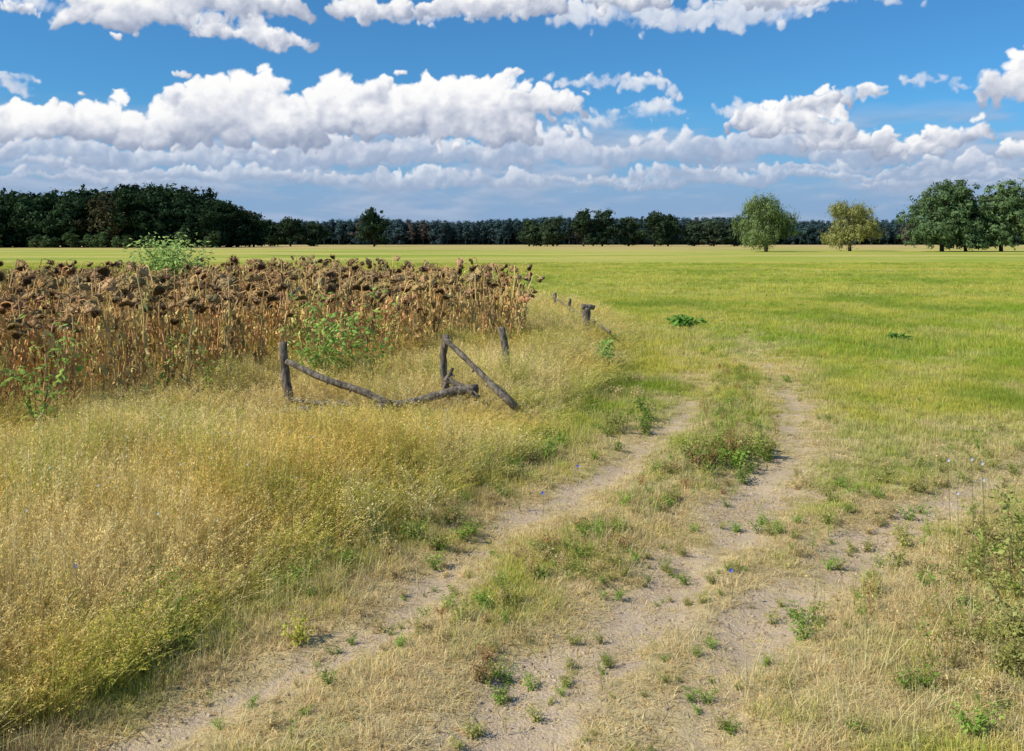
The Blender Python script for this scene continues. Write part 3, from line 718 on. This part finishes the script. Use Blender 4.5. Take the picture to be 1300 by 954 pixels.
SA, AA = LA.shade(.0, .55, 1.2); SB, AB = LB.shade(-.25, .5, 1.5); SW, AW = LW.shade(-.15, .95, 2.6)
CA = ramp(SA, [(0, (.30, .36, .50)), (.3, (.44, .49, .61)), (.55, (.68, .71, .79)), (.78, (.95, .95, .96)), (1, (1, 1, .99))])
CB = ramp(SB, [(0, (.32, .40, .56)), (.45, (.43, .50, .65)), (.75, (.67, .71, .81)), (1, (.90, .91, .95))])
CW = ramp(SW, [(0, (.50, .56, .70)), (.5, (.70, .75, .84)), (1, (.98, .98, .98))])
AB = AB * .85; AW = AW * .85
# thin hazy deck near the horizon
ds = fbm(Uw, Vw * 4.2, 1 / 90., 6, 301); deck = sstep(ds, .34, .62) * sstep(V_, .0, .03) * (1 - sstep(V_, .10, .15)) * .8
dl = np.clip(.5 + 3.0 * (ds - fbm(Uw - 6, (Vw + 5) * 4.2, 1 / 90., 6, 301)), 0, 1)[..., None]
Dc = np.array([.32, .41, .58]) * (1 - dl) + np.array([.52, .59, .74]) * dl
def over(C1, A1, C0, A0):
    A = A1 + A0 * (1 - A1); return (C1 * A1[..., None] + C0 * (A0 * (1 - A1))[..., None]) / np.maximum(A, 1e-4)[..., None], A
Hc = np.ones(U.shape + (3,)) * np.array([.24, .40, .64]); Ha = 1 - .98 * sstep(V_, .03, .15)      # bluish air light behind the clouds
Cf, A = over(Dc, deck, Hc, Ha); Cf, A = over(CB, AB, Cf, A); Cf, A = over(CW, AW, Cf, A); Cf, A = over(CA, AA, Cf, A)
hz = (1 - sstep(V_, -.01, .115))[..., None] * .68
Cf = Cf * (1 - hz) + np.array([.28, .41, .59]) * hz; A = np.maximum(A, hz[..., 0])
A = np.where(V_ > .46, A * (1 - (V_ - .46) / .06), A); A = A * (1 - sstep(np.abs(U), 1.2, 1.34)); A = np.clip(A, 0, 1)
RAD = 4500.0
co_ = np.stack([RAD * np.cos(V_) * np.sin(U), RAD * np.cos(V_) * np.cos(U), RAD * np.sin(V_)], -1)
me = grid_mesh('sky', co_, nu, nvv)
a = me.attributes.new('cloud', 'FLOAT_COLOR', 'POINT'); a.data.foreach_set('color', np.concatenate([Cf, A[..., None]], -1).astype(np.float32).ravel())
m, t, out = new_mat('cloudy_sky'); m.cycles.emission_sampling = 'NONE'
an = t.n('ShaderNodeAttribute', attribute_name='cloud'); em = t.n('ShaderNodeEmission'); t._set(em.inputs[0], an.outputs['Color'])
tp = t.n('ShaderNodeBsdfTransparent'); mx = t.n('ShaderNodeMixShader'); t._set(mx.inputs[0], an.outputs['Alpha'])
t.nt.links.new(tp.outputs[0], mx.inputs[1]); t.nt.links.new(em.outputs[0], mx.inputs[2]); t.nt.links.new(mx.outputs[0], out.inputs[0])
me.materials.append(m); so = bpy.data.objects.new('sky', me); root.objects.link(so)

sl = bpy.data.lights.new('sun', 'SUN'); sl.energy = 5.0; sl.angle = R(.5); sl.color = (1, .95, .85)
so = bpy.data.objects.new('sun', sl); root.objects.link(so)
from mathutils import Vector
dv = Vector((math.sin(SUN_AZ) * math.cos(SUN_EL), math.cos(SUN_AZ) * math.cos(SUN_EL), math.sin(SUN_EL)))
so.rotation_euler = dv.to_track_quat('Z', 'Y').to_euler(); so.location = dv * 50 

# ------------------------------------------------------------------ CAMERA
cd = bpy.data.cameras.new('camera'); co = bpy.data.objects.new('camera', cd); root.objects.link(co)
cd.sensor_width = 36; cd.lens = 36 * 1155 / 1300; cd.shift_y = -(477 - 307) / 1300
co.location = (0, 0, 2.2); co.rotation_euler = (R(90), 0, 0)
cd.clip_start = .1; cd.clip_end = 9000
scene.camera = co
scene.view_settings.view_transform = 'Standard'; scene.view_settings.look = 'None'; scene.view_settings.exposure = 0
